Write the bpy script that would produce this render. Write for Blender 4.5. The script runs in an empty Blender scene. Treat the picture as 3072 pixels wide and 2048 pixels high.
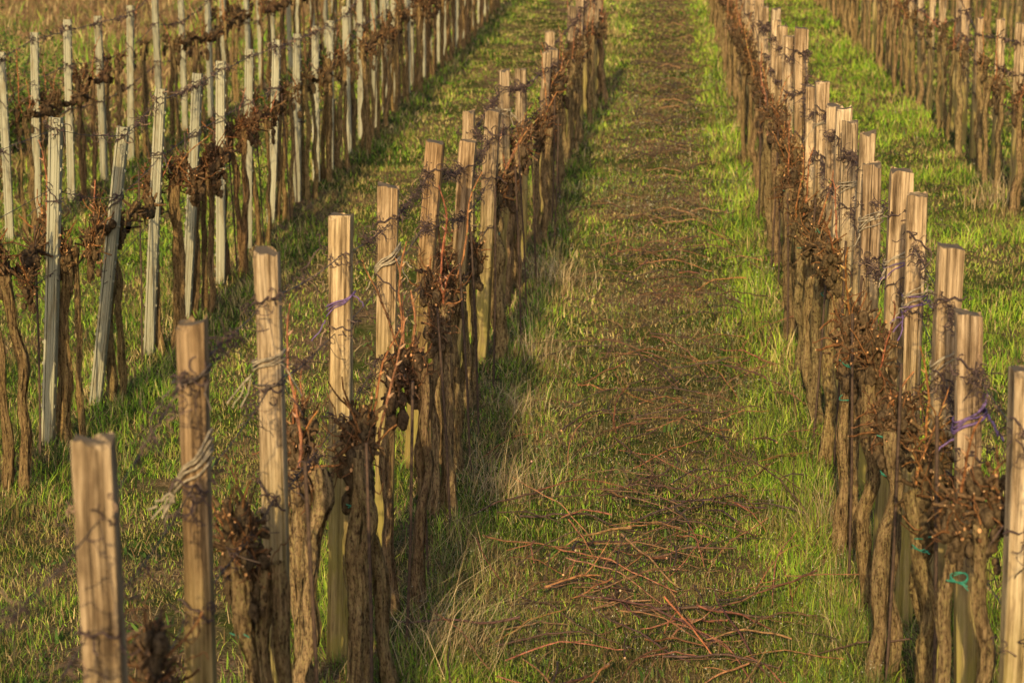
import bpy, math, random
import numpy as np
from mathutils import Vector, Matrix

random.seed(7)
RNG = np.random.default_rng(11)
scene = bpy.context.scene
COL = scene.collection
R = math.radians

# ------------------------------------------------------------------ terrain
_tab = RNG.random((512, 512))


def vnoise(x, y, s, seed=0):
    """smooth value noise 0..1"""
    x = np.asarray(x, float) / s + 131.7 + seed * 17.31
    y = np.asarray(y, float) / s + 71.3 + seed * 9.77
    xi = np.floor(x).astype(int)
    yi = np.floor(y).astype(int)
    fx = x - xi
    fy = y - yi
    fx = fx * fx * (3 - 2 * fx)
    fy = fy * fy * (3 - 2 * fy)
    g = lambda a, b: _tab[a % 512, b % 512]
    return (g(xi, yi) * (1 - fx) + g(xi + 1, yi) * fx) * (1 - fy) + (g(xi, yi + 1) * (1 - fx) + g(xi + 1, yi + 1) * fx) * fy


def fbm(x, y, s, seed=0):
    return (vnoise(x, y, s, seed) * .55 + vnoise(x, y, s / 2.3, seed + 3) * .3 + vnoise(x, y, s / 5.1, seed + 5) * .15)


GY = [-50, 8, 11, 15, 19.5, 24.5, 31, 40, 55, 80, 120, 300, 900]
GZ = [0, 0, .07, .28, .52, .78, 1.1, 1.5, 2.1, 3.2, 5.2, 15, 60]
ROWX = [-5.0, -3.05, -1.02, .88, 2.9, 4.9]


def gz(x, y):
    x = np.asarray(x, float)
    y = np.asarray(y, float)
    z = np.interp(y, GY, GZ)
    z = (z + np.interp(y - 1.5, GY, GZ) + np.interp(y + 1.5, GY, GZ)) / 3
    z = z + .012 * np.clip(x, 0, 12)
    near = np.clip(1 - (np.abs(x) - 8) / 3, 0, 1)
    for r in ROWX:
        z = z + .045 * np.exp(-((x - r) / .22) ** 2) * near
    z = z + (vnoise(x, y, .55, 1) - .5) * .05 + (vnoise(x, y, .17, 2) - .5) * .022
    z = z + (vnoise(x, y, 2.5, 4) - .5) * .06
    return z


def gzf(x, y):
    return float(gz(x, y))


# ------------------------------------------------------------------ materials
def mat(name):
    m = bpy.data.materials.new(name)
    m.use_nodes = True
    nt = m.node_tree
    nt.nodes.clear()
    out = nt.nodes.new('ShaderNodeOutputMaterial')
    b = nt.nodes.new('ShaderNodeBsdfPrincipled')
    nt.links.new(b.outputs[0], out.inputs[0])
    return m, nt, b, out


def N(nt, typ, **kw):
    n = nt.nodes.new(typ)
    for k, v in kw.items():
        if k.startswith('i_'):
            k2 = k[2:]
            n.inputs[int(k2) if k2.isdigit() else k2].default_value = v
        else:
            setattr(n, k, v)
    return n


def ramp(nt, stops):
    r = nt.nodes.new('ShaderNodeValToRGB')
    e = r.color_ramp.elements
    e[0].position, e[0].color = stops[0][0], (*stops[0][1], 1)
    e[1].position, e[1].color = stops[-1][0], (*stops[-1][1], 1)
    for p, c in stops[1:-1]:
        q = e.new(p)
        q.color = (*c, 1)
    return r


def mixc(nt, fac, a, b, mode='MIX'):
    n = nt.nodes.new('ShaderNodeMix')
    n.data_type = 'RGBA'
    n.blend_type = mode
    for i, s in ((0, fac), (6, a), (7, b)):
        if isinstance(s, (int, float)):
            n.inputs[i].default_value = s
        elif isinstance(s, tuple):
            n.inputs[i].default_value = (*s, 1)
        else:
            nt.links.new(s, n.inputs[i])
    return n.outputs[2]


def mapping(nt, src, scale):
    mp = nt.nodes.new('ShaderNodeMapping')
    mp.inputs['Scale'].default_value = scale
    nt.links.new(src, mp.inputs[0])
    return mp.outputs[0]


def objcoord(nt, rnd=True):
    tc = nt.nodes.new('ShaderNodeTexCoord')
    if not rnd:
        return tc.outputs['Object']
    oi = nt.nodes.new('ShaderNodeObjectInfo')
    mu = N(nt, 'ShaderNodeMath', operation='MULTIPLY', i_1=37.0)
    nt.links.new(oi.outputs['Random'], mu.inputs[0])
    ad = nt.nodes.new('ShaderNodeVectorMath')
    ad.operation = 'ADD'
    nt.links.new(tc.outputs['Object'], ad.inputs[0])
    nt.links.new(mu.outputs[0], ad.inputs[1])
    return ad.outputs[0]


def noise(nt, vec, scale, detail=4, rough=.6):
    n = N(nt, 'ShaderNodeTexNoise')
    n.inputs['Scale'].default_value = scale
    n.inputs['Detail'].default_value = detail
    n.inputs['Roughness'].default_value = rough
    nt.links.new(vec, n.inputs['Vector'])
    return n.outputs[0]


def bump(nt, b, h, strength=.5, dist=.005):
    n = N(nt, 'ShaderNodeBump')
    n.inputs['Strength'].default_value = strength
    n.inputs['Distance'].default_value = dist
    nt.links.new(h, n.inputs['Height'])
    nt.links.new(n.outputs[0], b.inputs['Normal'])


def m_wood():
    m, nt, b, out = mat('weathered_wood')
    oc = objcoord(nt)
    tc = nt.nodes.new('ShaderNodeTexCoord')
    oi = nt.nodes.new('ShaderNodeObjectInfo')
    g1 = noise(nt, mapping(nt, oc, (6.5, 6.5, 2.0)), 1, 6, .68)
    g2 = noise(nt, mapping(nt, oc, (17, 17, 8)), 1, 4, .7)
    g3 = noise(nt, mapping(nt, oc, (1.5, 1.5, 4.5)), 1, 6, .65)
    grain = ramp(nt, [(.32, (.10, .072, .045)), (.43, (.26, .20, .13)), (.54, (.43, .345, .235)), (.72, (.58, .485, .345))])
    nt.links.new(g1, grain.inputs[0])
    fine = ramp(nt, [(.36, (.25, .23, .2)), (.53, (1, 1, 1))])
    nt.links.new(g2, fine.inputs[0])
    c = mixc(nt, .5, grain.outputs[0], fine.outputs[0], 'MULTIPLY')
    blot = ramp(nt, [(.36, (.34, .29, .24)), (.46, (.72, .67, .6)), (.56, (1, .98, .95))])
    nt.links.new(g3, blot.inputs[0])
    c = mixc(nt, .85, c, blot.outputs[0], 'MULTIPLY')
    g4 = noise(nt, mapping(nt, oc, (8, 4, 1.1)), 1, 3, .55)
    ck = ramp(nt, [(.35, (.10, .075, .055)), (.385, (1, 1, 1))])
    nt.links.new(g4, ck.inputs[0])
    c = mixc(nt, .85, c, ck.outputs[0], 'MULTIPLY')
    c = mixc(nt, 1.0, c, oi.outputs['Color'], 'MULTIPLY')
    # algae toward the foot, dark end grain at the top
    sp = nt.nodes.new('ShaderNodeSeparateXYZ')
    nt.links.new(tc.outputs['Object'], sp.inputs[0])
    mr = N(nt, 'ShaderNodeMapRange')
    mr.inputs[1].default_value = 1.15
    mr.inputs[2].default_value = .35
    nt.links.new(sp.outputs[2], mr.inputs[0])
    al = N(nt, 'ShaderNodeMath', operation='MULTIPLY')
    nt.links.new(mr.outputs[0], al.inputs[0])
    nt.links.new(ramp_out(nt, g3, .30, .56), al.inputs[1])
    al2 = N(nt, 'ShaderNodeMath', operation='MULTIPLY', i_1=.95)
    nt.links.new(al.outputs[0], al2.inputs[0])
    c = mixc(nt, al2.outputs[0], c, (.23, .19, .05))
    geo = nt.nodes.new('ShaderNodeNewGeometry')
    s2 = nt.nodes.new('ShaderNodeSeparateXYZ')
    nt.links.new(geo.outputs['Normal'], s2.inputs[0])
    up = N(nt, 'ShaderNodeMapRange')
    up.inputs[1].default_value = .6
    up.inputs[2].default_value = .9
    nt.links.new(s2.outputs[2], up.inputs[0])
    c = mixc(nt, up.outputs[0], c, (.11, .085, .06))
    nt.links.new(c, b.inputs['Base Color'])
    b.inputs['Roughness'].default_value = .85
    b.inputs['Specular IOR Level'].default_value = .2
    bump(nt, b, g1, 1.0, .006)
    return m


def ramp_out(nt, src, a, bb):
    mr = N(nt, 'ShaderNodeMapRange')
    mr.inputs[1].default_value = a
    mr.inputs[2].default_value = bb
    nt.links.new(src, mr.inputs[0])
    return mr.outputs[0]


def m_metal():
    m, nt, b, out = mat('galvanised_steel')
    oc = objcoord(nt)
    g1 = noise(nt, mapping(nt, oc, (5, 5, 1.2)), 1, 4, .6)
    g2 = noise(nt, mapping(nt, oc, (1.5, 1.5, 5)), 1, 6, .7)
    r = ramp(nt, [(.3, (.19, .185, .13)), (.55, (.28, .27, .19)), (.75, (.37, .35, .26))])
    nt.links.new(g1, r.inputs[0])
    r2 = ramp(nt, [(.38, (.66, .56, .43)), (.50, (1, 1, 1))])
    nt.links.new(g2, r2.inputs[0])
    c = mixc(nt, .8, r.outputs[0], r2.outputs[0], 'MULTIPLY')
    oi = nt.nodes.new('ShaderNodeObjectInfo')
    c = mixc(nt, 1.0, c, oi.outputs['Color'], 'MULTIPLY')
    nt.links.new(c, b.inputs['Base Color'])
    b.inputs['Metallic'].default_value = .15
    b.inputs['Roughness'].default_value = .55
    bump(nt, b, g2, .1, .002)
    return m


def m_bark():
    m, nt, b, out = mat('vine_bark')
    oc = objcoord(nt)
    g1 = noise(nt, mapping(nt, oc, (75, 75, 15)), 1, 6, .75)
    g2 = noise(nt, mapping(nt, oc, (30, 30, 12)), 1, 4, .6)
    g3 = noise(nt, mapping(nt, oc, (125, 125, 70)), 1, 5, .7)
    r = ramp(nt, [(.36, (.03, .02, .012)), (.45, (.14, .10, .06)), (.55, (.28, .205, .12)), (.70, (.46, .36, .22))])
    nt.links.new(g1, r.inputs[0])
    oi = nt.nodes.new('ShaderNodeObjectInfo')
    lich = mixc(nt, ramp_out(nt, g3, .50, .60), r.outputs[0], (.30, .255, .125))
    c = mixc(nt, ramp_out(nt, g2, .36, .52), r.outputs[0], lich)
    dk = ramp(nt, [(.36, (.2, .16, .13)), (.46, (1, 1, 1))])
    nt.links.new(g3, dk.inputs[0])
    c = mixc(nt, .8, c, dk.outputs[0], 'MULTIPLY')
    c = mixc(nt, 1.0, c, oi.outputs['Color'], 'MULTIPLY')
    nt.links.new(c, b.inputs['Base Color'])
    b.inputs['Roughness'].default_value = .95
    b.inputs['Specular IOR Level'].default_value = .1
    bump(nt, b, g1, 1.0, .02)
    return m


def m_attr(name, rough=.8, spec=.2, tint=True, transl=0.0, bump_s=None):
    m, nt, b, out = mat(name)
    a = N(nt, 'ShaderNodeAttribute', attribute_name='Col')
    c = a.outputs['Color']
    if tint:
        oi = nt.nodes.new('ShaderNodeObjectInfo')
        c = mixc(nt, 1.0, c, oi.outputs['Color'], 'MULTIPLY')
    if bump_s:
        n = noise(nt, objcoord(nt), bump_s, 5, .65)
        r = ramp(nt, [(.36, (.32, .28, .25)), (.55, (1, 1, 1)), (.7, (1.3, 1.2, 1.05))])
        nt.links.new(n, r.inputs[0])
        c = mixc(nt, .9, c, r.outputs[0], 'MULTIPLY')
        bump(nt, b, n, 1.0, .01)
    nt.links.new(c, b.inputs['Base Color'])
    b.inputs['Roughness'].default_value = rough
    b.inputs['Specular IOR Level'].default_value = spec
    if transl > 0:
        t = nt.nodes.new('ShaderNodeBsdfTranslucent')
        nt.links.new(c, t.inputs[0])
        mx = N(nt, 'ShaderNodeMixShader')
        mx.inputs[0].default_value = transl
        nt.links.new(b.outputs[0], mx.inputs[1])
        nt.links.new(t.outputs[0], mx.inputs[2])
        nt.links.new(mx.outputs[0], out.inputs[0])
    return m


def m_plain(name, col, rough=.7, metallic=0, var=.4, sc=60):
    m, nt, b, out = mat(name)
    n = noise(nt, objcoord(nt), sc, 3, .6)
    lo = tuple(v * (1 - var) for v in col)
    hi = tuple(min(1, v * (1 + var)) for v in col)
    r = ramp(nt, [(.35, lo), (.65, hi)])
    nt.links.new(n, r.inputs[0])
    nt.links.new(r.outputs[0], b.inputs['Base Color'])
    b.inputs['Roughness'].default_value = rough
    b.inputs['Metallic'].default_value = metallic
    return m


def m_ground():
    m, nt, b, out = mat('earth')
    tc = nt.nodes.new('ShaderNodeTexCoord')
    v = tc.outputs['Object']
    n1 = noise(nt, v, 1.1, 6, .65)
    n2 = noise(nt, v, 14, 5, .7)
    n3 = noise(nt, v, 60, 3, .6)
    soil = ramp(nt, [(.3, (.07, .042, .022)), (.5, (.17, .11, .06)), (.7, (.32, .22, .13))])
    nt.links.new(n3, soil.inputs[0])
    veg = ramp(nt, [(.3, (.035, .05, .012)), (.55, (.07, .085, .02)), (.75, (.12, .12, .04))])
    nt.links.new(n2, veg.inputs[0])
    c = mixc(nt, ramp_out(nt, n1, .42, .56), soil.outputs[0], veg.outputs[0])
    nt.links.new(c, b.inputs['Base Color'])
    b.inputs['Roughness'].default_value = 1
    b.inputs['Specular IOR Level'].default_value = 0
    bump(nt, b, n2, 1, .03)
    return m


M = dict(wood=m_wood(), metal=m_metal(), bark=m_bark(), ground=m_ground(),
         grass=m_attr('grass_blades', .6, .25, False, .3),
         cane=m_attr('cane_skin', .55, .35, True, 0, 45),
         head=m_attr('gnarled_wood', .95, .1, True, 0, 70),
         wire=m_plain('rusty_wire', (.10, .075, .06), .6, .5),
         rod=m_plain('rusty_rod', (.075, .045, .030), .85, .2),
         tendril=m_attr('dried_tendril', .8, .2, True),
         straw=m_plain('straw_twine', (.27, .22, .15), .85),
         purple=m_plain('purple_ribbon', (.13, .075, .19), .7),
         green=m_plain('green_tie', (.03, .22, .15), .6, 0, .15))


# ------------------------------------------------------------------ mesh collector
class MB:
    def __init__(self):
        self.v, self.f, self.c, self.n = [], [], [], 0

    def add(self, verts, faces, col=(1, 1, 1)):
        verts = np.asarray(verts, float)
        self.v.append(verts)
        for f in faces:
            self.f.append([i + self.n for i in f])
        c = np.asarray(col, float)
        if c.ndim == 1:
            c = np.tile(c, (len(verts), 1))
        self.c.append(c)
        self.n += len(verts)

    def tube(self, pts, rad, sides=6, col=(1, 1, 1), cap=(None, None), rfn=None):
        """pts (n,3), rad scalar or (n,), rfn(i,t,ang)->radius factor array"""
        pts = np.asarray(pts, float)
        n = len(pts)
        rad = np.full(n, rad) if np.isscalar(rad) else np.asarray(rad, float)
        tan = np.gradient(pts, axis=0)
        tan /= np.linalg.norm(tan, axis=1)[:, None] + 1e-9
        ref = np.array([0, 0, 1.]) if abs(tan[0][2]) < .9 else np.array([0, 1., 0])
        u = np.cross(ref, tan[0])
        u /= np.linalg.norm(u)
        ang = np.arange(sides) * 2 * math.pi / sides
        vs = []
        for i in range(n):
            u = u - tan[i] * np.dot(u, tan[i])
            u /= np.linalg.norm(u) + 1e-9
            w = np.cross(tan[i], u)
            rr = rad[i] * (rfn(i, i / (n - 1), ang) if rfn else np.ones(sides))
            vs.append(pts[i] + np.outer(np.cos(ang) * rr, u) + np.outer(np.sin(ang) * rr, w))
        vs = np.concatenate(vs)
        fs = []
        for i in range(n - 1):
            for j in range(sides):
                k = (j + 1) % sides
                fs.append([i * sides + j, i * sides + k, (i + 1) * sides + k, (i + 1) * sides + j])
        colv = np.asarray(col, float)
        if colv.ndim == 2:
            colv = np.repeat(colv, sides, axis=0)
        self.add(vs, fs, colv)
        for which, cc in ((0, cap[0]), (1, cap[1])):
            if cc is not None:
                ring = vs[:sides] if which == 0 else vs[-sides:]
                idx = list(range(sides))
                self.add(ring, [idx[::-1] if which == 0 else idx], cc)

    def build(self, name, material, parent=None, smooth=True, link=True):
        me = bpy.data.meshes.new(name)
        v = np.concatenate(self.v)
        me.from_pydata(v.tolist(), [], self.f)
        a = me.color_attributes.new('Col', 'FLOAT_COLOR', 'POINT')
        c = np.ones((len(v), 4))
        c[:, :3] = np.concatenate(self.c)
        a.data.foreach_set('color', c.ravel())
        me.materials.append(material)
        if smooth:
            me.polygons.foreach_set('use_smooth', [True] * len(me.polygons))
        me.update()
        if not link:
            return me
        o = bpy.data.objects.new(name, me)
        COL.objects.link(o)
        o.parent = parent
        return o


def mk(name, me, parent=None, loc=None, rot=None, scale=None, color=None):
    o = bpy.data.objects.new(name, me)
    COL.objects.link(o)
    o.parent = parent
    if loc is not None:
        o.location = loc
    if rot is not None:
        o.rotation_euler = rot
    if scale is not None:
        o.scale = scale
    if color is not None:
        o.color = (*color, 1)
    return o


def tag(o, label=None, cat=None, group=None, kind=None):
    if label:
        o['label'] = label
    if cat:
        o['category'] = cat
    if group:
        o['group'] = group
    if kind:
        o['kind'] = kind
    return o


def fastmesh(name, V, tris, col, material, quads=None):
    """V (n,3), tris (m,3), col (n,3)"""
    me = bpy.data.meshes.new(name)
    me.vertices.add(len(V))
    me.vertices.foreach_set('co', np.asarray(V, np.float32).ravel())
    m = len(tris)
    me.loops.add(m * 3)
    me.loops.foreach_set('vertex_index', np.asarray(tris, np.int32).ravel())
    me.polygons.add(m)
    me.polygons.foreach_set('loop_start', np.arange(m, dtype=np.int32) * 3)
    me.update(calc_edges=True)
    a = me.color_attributes.new('Col', 'FLOAT_COLOR', 'POINT')
    c = np.ones((len(V), 4), np.float32)
    c[:, :3] = col
    a.data.foreach_set('color', c.ravel())
    me.materials.append(material)
    o = bpy.data.objects.new(name, me)
    COL.objects.link(o)
    return o


# ------------------------------------------------------------------ ground
def coords(segs):
    out = []
    for a, b, s in segs:
        out += list(np.arange(a, b, s))
    return np.array(out + [segs[-1][1]])


gxs = coords([(-500, -60, 40), (-60, -14, 4), (-14, -8, .4), (-8, 7, .1), (7, 14, .4), (14, 60, 4), (60, 500, 40)])
gys = coords([(-60, 0, 6), (0, 2, .5), (2, 22, .1), (22, 50, .25), (50, 90, 2), (90, 900, 30)])
GX, GYY = np.meshgrid(gxs, gys)
gV = np.stack([GX.ravel(), GYY.ravel(), gz(GX.ravel(), GYY.ravel())], 1)
nx, ny = len(gxs), len(gys)
ii, jj = np.meshgrid(np.arange(nx - 1), np.arange(ny - 1))
a_ = (jj * nx + ii).ravel()
gT = np.concatenate([np.stack([a_, a_ + 1, a_ + nx + 1], 1), np.stack([a_, a_ + nx + 1, a_ + nx], 1)])
go = fastmesh('ground', gV, gT, np.ones((len(gV), 3)), M['ground'])
go.data.polygons.foreach_set('use_smooth', [True] * len(go.data.polygons))
tag(go, 'sloping brown and green vineyard ground rising away from the camera', 'ground', kind='structure')

# ------------------------------------------------------------------ grass
# camera footprint (with a margin for a step to the side)
YAW = R(4.379)


def footprint(n, y0, y1, margin=1.0):
    """random ground points, density ~ 1/Y^2"""
    u = RNG.random(n)
    Y = 1 / (1 / y0 + u * (1 / y1 - 1 / y0))        # pdf ~ 1/Y^2
    return Y


def sample(n, y0, y1, margin=.9, power=1.0):
    # area element per Y = width(Y); density 1/Y^2 -> pdf width(Y)/Y^2 ~ 1/Y
    u = RNG.random(n)
    Y = y0 * (y1 / y0) ** u
    cx = -math.tan(YAW) * Y
    half = .262 * Y + margin
    X = cx + (RNG.random(n) * 2 - 1) * half
    return X, Y


def blades(name, X, Y, L, W, col, lean=.45, leandir=None, bend=.5, zoff=0.0, material=None):
    n = len(X)
    Z = gz(X, Y) + zoff
    az = RNG.random(n) * 2 * math.pi
    ln = np.abs(RNG.normal(0, lean, n))
    dx = np.cos(az) * ln
    dy = np.sin(az) * ln
    if leandir is not None:
        dx += leandir[0]
        dy += leandir[1]
    up = 1 / np.sqrt(1 + dx * dx + dy * dy)
    D = np.stack([dx * up, dy * up, up], 1)
    fa = RNG.random(n) * math.pi
    F = np.stack([np.cos(fa), np.sin(fa), np.zeros(n)], 1)
    P = np.stack([X, Y, Z], 1)
    hw = (W / 2)[:, None]
    bd = np.stack([dx, dy, -.5 * (dx * dx + dy * dy)], 1) * bend
    mid = P + D * (L * .5)[:, None]
    tip = P + D * L[:, None] + bd * L[:, None]
    V = np.empty((n, 5, 3))
    V[:, 0] = P - F * hw
    V[:, 1] = P + F * hw
    V[:, 2] = mid - F * hw * .8
    V[:, 3] = mid + F * hw * .8
    V[:, 4] = tip
    b = np.arange(n)[:, None, None] * 5
    T = np.array([[0, 1, 3], [0, 3, 2], [2, 3, 4]])[None] + b
    C = np.repeat(col[:, None, :], 5, 1)
    return V.reshape(-1, 3), T.reshape(-1, 3), C.reshape(-1, 3)


def join(parts):
    Vs, Ts, Cs, o = [], [], [], 0
    for V, T, C in parts:
        Vs.append(V)
        Ts.append(T + o)
        Cs.append(C)
        o += len(V)
    return np.concatenate(Vs), np.concatenate(Ts), np.concatenate(Cs)


PAL = np.array([[.12, .25, .018], [.21, .37, .028], [.39, .50, .05], [.34, .275, .09], [.62, .47, .22], [.25, .15, .075], [.04, .075, .014]])


def pick(w):
    w = w / w.sum(1, keepdims=True)
    c = np.cumsum(w, 1)
    r = RNG.random(len(w))[:, None]
    return (r > c).sum(1).clip(0, w.shape[1] - 1)


def rowdist(X):
    return np.min(np.abs(X[:, None] - np.array(ROWX)[None]), 1)


def grass_field(n):
    X, Y = sample(n, 2.4, 62)
    f1 = fbm(X, Y, 1.3, 1)
    f2 = fbm(X, Y, .45, 2)
    f3 = fbm(X, Y, 3.2, 6)
    rd = rowdist(X)
    alley = (X > -.95) & (X < .8)
    centre = np.exp(-((X - .02) / .42) ** 2) * alley       # prunings strip
    lefta = (X > -2.9) & (X < -1.1)
    lc = np.exp(-((X + 1.9 + .2 * np.sin(Y * .8)) / .42) ** 2) * lefta  # trodden soil
    cg = (X > .8) & (X < 2.8)
    farleft = np.clip((-5.6 - X) / 1.0, 0, 1)
    soil = np.clip((fbm(X, Y, .7, 9) - .50) * 8, 0, 1)
    bare = np.clip(lc * soil * 1.5 + centre * np.clip((f2 - .52) * 6, 0, 1) * .6 + np.exp(-(rd / .12) ** 2) * .45, 0, .93)
    keep = RNG.random(n) > bare
    w = np.zeros((n, 7))
    gr = np.clip((f1 - .3) * 2.2, .1, 1)
    w[:, 0] = .5 * gr + .05
    w[:, 1] = .6 * gr
    w[:, 2] = .35 * gr + .1
    w[:, 3] = .35 + .35 * centre + .5 * lc
    w[:, 4] = .09 + .25 * np.clip((f3 - .5) * 3, 0, 1) + .35 * np.exp(-(rd / .20) ** 2) * (f1 > .45) + .5 * lc * soil
    w[:, 5] = .11 + .34 * centre + .15 * lc + .25 * np.exp(-(rd / .15) ** 2)
    w[:, 5] += 1.1 * np.exp(-((X + .05) / .33) ** 2) * alley * np.clip((Y - 11) / 8, 0, 1)
    w[:, 6] = .12 + .4 * np.clip(1.2 - 2 * f2, 0, 1) + .1
    # reddish-brown dead growth beyond the last metal row
    w[:, 5] += farleft * 6.5
    w[:, 4] += farleft * .35
    w[:, :3] *= (1 - .7 * farleft)[:, None]
    w[:, 1] += farleft * 2.0 * (f3 > .6)
    # fresh green along the foot of the right-hand rows
    fresh = np.exp(-((X - .55) / .2) ** 2) + .8 * cg * (f1 > .42) + .6 * lefta * np.exp(-((X + 1.35) / .22) ** 2)
    w[:, 1] += fresh * .5
    w[:, 2] += fresh * .7
    patch = np.clip((fbm(X, Y, .9, 17) - .5) * 5, 0, 1)
    w[:, 3] += patch * .9
    w[:, 5] += patch * .6
    w[:, 6] += np.clip((.42 - fbm(X, Y, .5, 19)) * 8, 0, 1) * .9
    idx = pick(w)
    col = PAL[idx] * (.72 + .56 * RNG.random((n, 1))) * (.45 + 1.1 * f2[:, None])
    tall = .020 + .034 * f1 + .05 * np.exp(-((rd - .22) / .16) ** 2) * f3 * 1.6 + .06 * fresh * f2
    tall = tall * (1 - .30 * centre) * (1 - .35 * lc) + farleft * .16
    clump = fbm(X, Y, .16, 8)
    tall *= .35 + 1.35 * clump
    L = tall * (.6 + .9 * RNG.random(n))
    dead = (idx == 5)
    L[dead] *= .8
    W = np.maximum(.0028, .00043 * Y) * (.7 + .6 * RNG.random(n))
    W[farleft > 0] *= 1.3
    k = keep
    return blades('g', X[k], Y[k], L[k], W[k], col[k], (.75), None, .5)


V, T, C = grass_field(900000)
g = fastmesh('grass', V, T, C, M['grass'])
tag(g, 'short green and straw grass covering the strips between the vine rows', 'grass', kind='stuff')


# straw and leaf litter lying flat
def litter(n):
    X, Y = sample(n, 2.6, 50)
    c = .6 * np.exp(-((X - .02) / .5) ** 2) + .5 * np.exp(-((X + 1.9) / .5) ** 2) + .7 * np.exp(-(rowdist(X) / .2) ** 2) + .12
    k = RNG.random(n) < c
    X, Y = X[k], Y[k]
    n = len(X)
    col = np.array([[.22, .13, .065], [.34, .25, .13], [.11, .065, .035]])[RNG.integers(0, 3, n)] * (.7 + .6 * RNG.random((n, 1)))
    L = .03 + .07 * RNG.random(n)
    W = np.maximum(.003, .0005 * Y)
    return blades('l', X, Y, L, W, col, 2.2, None, .1, .012)


V, T, C = litter(90000)
g = fastmesh('straw_litter', V, T, C, M['grass'])
tag(g, 'brown dead stalks and straw lying loose among the grass', 'litter', kind='stuff')


# low flowering weeds: thin stalks with pale dots, and broad leaves
def weeds():
    Vs, Ts, Cs, o = [], [], [], 0
    n = 30000
    X, Y = sample(n, 5.5, 26)
    d = fbm(X, Y, .5, 14)
    k = (X > -.95) & (X < .75) & (RNG.random(n) < np.clip((d - .32) * 3, 0, 1)) | (RNG.random(n) < .05)
    X, Y = X[k], Y[k]
    n = len(X)
    L = .05 + .09 * RNG.random(n)
    parts = [blades('w', X, Y, L, np.maximum(.002, .0003 * Y), np.tile([[.16, .17, .07]], (n, 1)), .2, None, 0)]
    # pale blossoms: tiny octahedra halves (two crossed tris)
    reps = 4
    XX = np.repeat(X, reps) + RNG.normal(0, .007, n * reps)
    YY = np.repeat(Y, reps) + RNG.normal(0, .007, n * reps)
    ZZ = np.repeat(gz(X, Y) + L, reps) + RNG.normal(0, .010, n * reps) - .002
    m = len(XX)
    s = np.maximum(.0030, .00034 * YY) * (.6 + .8 * RNG.random(m))
    P = np.stack([XX, YY, ZZ], 1)
    off = RNG.normal(0, 1, (m, 3, 3))
    off /= np.linalg.norm(off, axis=2, keepdims=True)
    V = (P[:, None] + off * s[:, None, None]).reshape(-1, 3)
    T = np.arange(m * 3).reshape(-1, 3)
    C = np.repeat(np.where(RNG.random((m, 1)) < .55, np.array([[.55, .52, .40]]), np.array([[.33, .34, .13]])), 3, 0)
    parts.append((V, T, C))
    # rosette leaves
    n = 16000
    X, Y = sample(n, 5.5, 24)
    d = fbm(X, Y, .35, 21)
    k = (RNG.random(n) < np.clip((d - .45) * 4, 0, 1))
    X, Y = X[k], Y[k]
    n = len(X)
    col = np.array([[.06, .12, .02], [.10, .17, .03], [.13, .19, .05]])[RNG.integers(0, 3, n)] * (.7 + .6 * RNG.random((n, 1)))
    parts.append(blades('r', X, Y, .025 + .05 * RNG.random(n), .010 + .010 * RNG.random(n), col, .9, None, .3))
    return join(parts)


V, T, C = weeds()
g = fastmesh('weeds', V, T, C, M['grass'])
tag(g, 'low leafy weeds and tiny pale blossoms among the grass', 'weeds', kind='stuff')


# ------------------------------------------------------------------ dry grass tufts (things)
def tuft(x, y, n, L, spread, lean, cols, label, name='dry_grass_tuft', cat='grass tuft', group=None, w=.003):
    X = x + RNG.normal(0, spread, n)
    Y = y + RNG.normal(0, spread * 1.2, n)
    n = int(n)
    col = np.array(cols)[RNG.integers(0, len(cols), n)] * (.45 + .7 * RNG.random((n, 1)))
    ll = L * (.35 + .75 * RNG.random(n))
    V, T, C = blades('t', X, Y, ll, np.full(n, max(w * .75, .0003 * y)), col, .6, (lean[0] * .4, lean[1]), .8)
    z = gzf(x, y)
    V = V - np.array([x, y, z])
    o = fastmesh(name, V, T, C, M['grass'])
    o.location = (x, y, z)
    tag(o, label, cat, group)
    return o


STRAW = [(.66, .50, .27), (.55, .40, .20), (.40, .27, .13), (.72, .58, .34)]
GRN = [(.10, .17, .03), (.16, .23, .04), (.20, .25, .06)]
tuft(-.74, 6.75, 240, .42, .10, (.75, .1), STRAW + [(.25, .24, .09)], 'long pale dry grass leaning right at the foot of the near vines, lower centre left')
tuft(-.70, 8.75, 300, .30, .11, (.3, 0), STRAW, 'dense straw coloured tuft right of the left wooden row, about the middle of its foot')
tuft(-.74, 10.3, 140, .24, .08, (.2, 0), STRAW, 'small straw tuft behind the dense one, right of the left wooden row')
tuft(-.72, 13.6, 170, .28, .12, (.25, 0), STRAW, 'bushy straw tuft further up beside the left wooden row')
tuft(-.78, 7.7, 150, .26, .10, (.5, 0), STRAW + GRN, 'mixed green and straw tuft between the long leaning grass and the dense straw tuft')
tuft(.66, 8.3, 160, .22, .10, (-.2, -.1), STRAW, 'straw tuft on bare soil left of the right wooden row')
tuft(.62, 6.9, 190, .22, .10, (-.3, -.1), GRN + STRAW[:1], 'fresh green tuft at the foot of the right wooden row, nearer than the straw one', 'green_grass_tuft')
tuft(.60, 6.2, 230, .24, .12, (-.35, -.1), GRN, 'largest fresh green tuft at the foot of the right wooden row, bottom right', 'green_grass_tuft')
tuft(.60, 10.0, 140, .22, .10, (-.2, 0), GRN, 'green tuft beside the mound of soil at the right wooden row', 'green_grass_tuft')
tuft(-.72, 11.6, 200, .26, .11, (.2, 0), STRAW, 'pale straw tuft beside the leaning posts of the left wooden row, midway up')
tuft(2.66, 16.6, 130, .30, .09, (-.1, 0), STRAW, 'straw tuft at the foot of the nearest post of the far right row')
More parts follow.
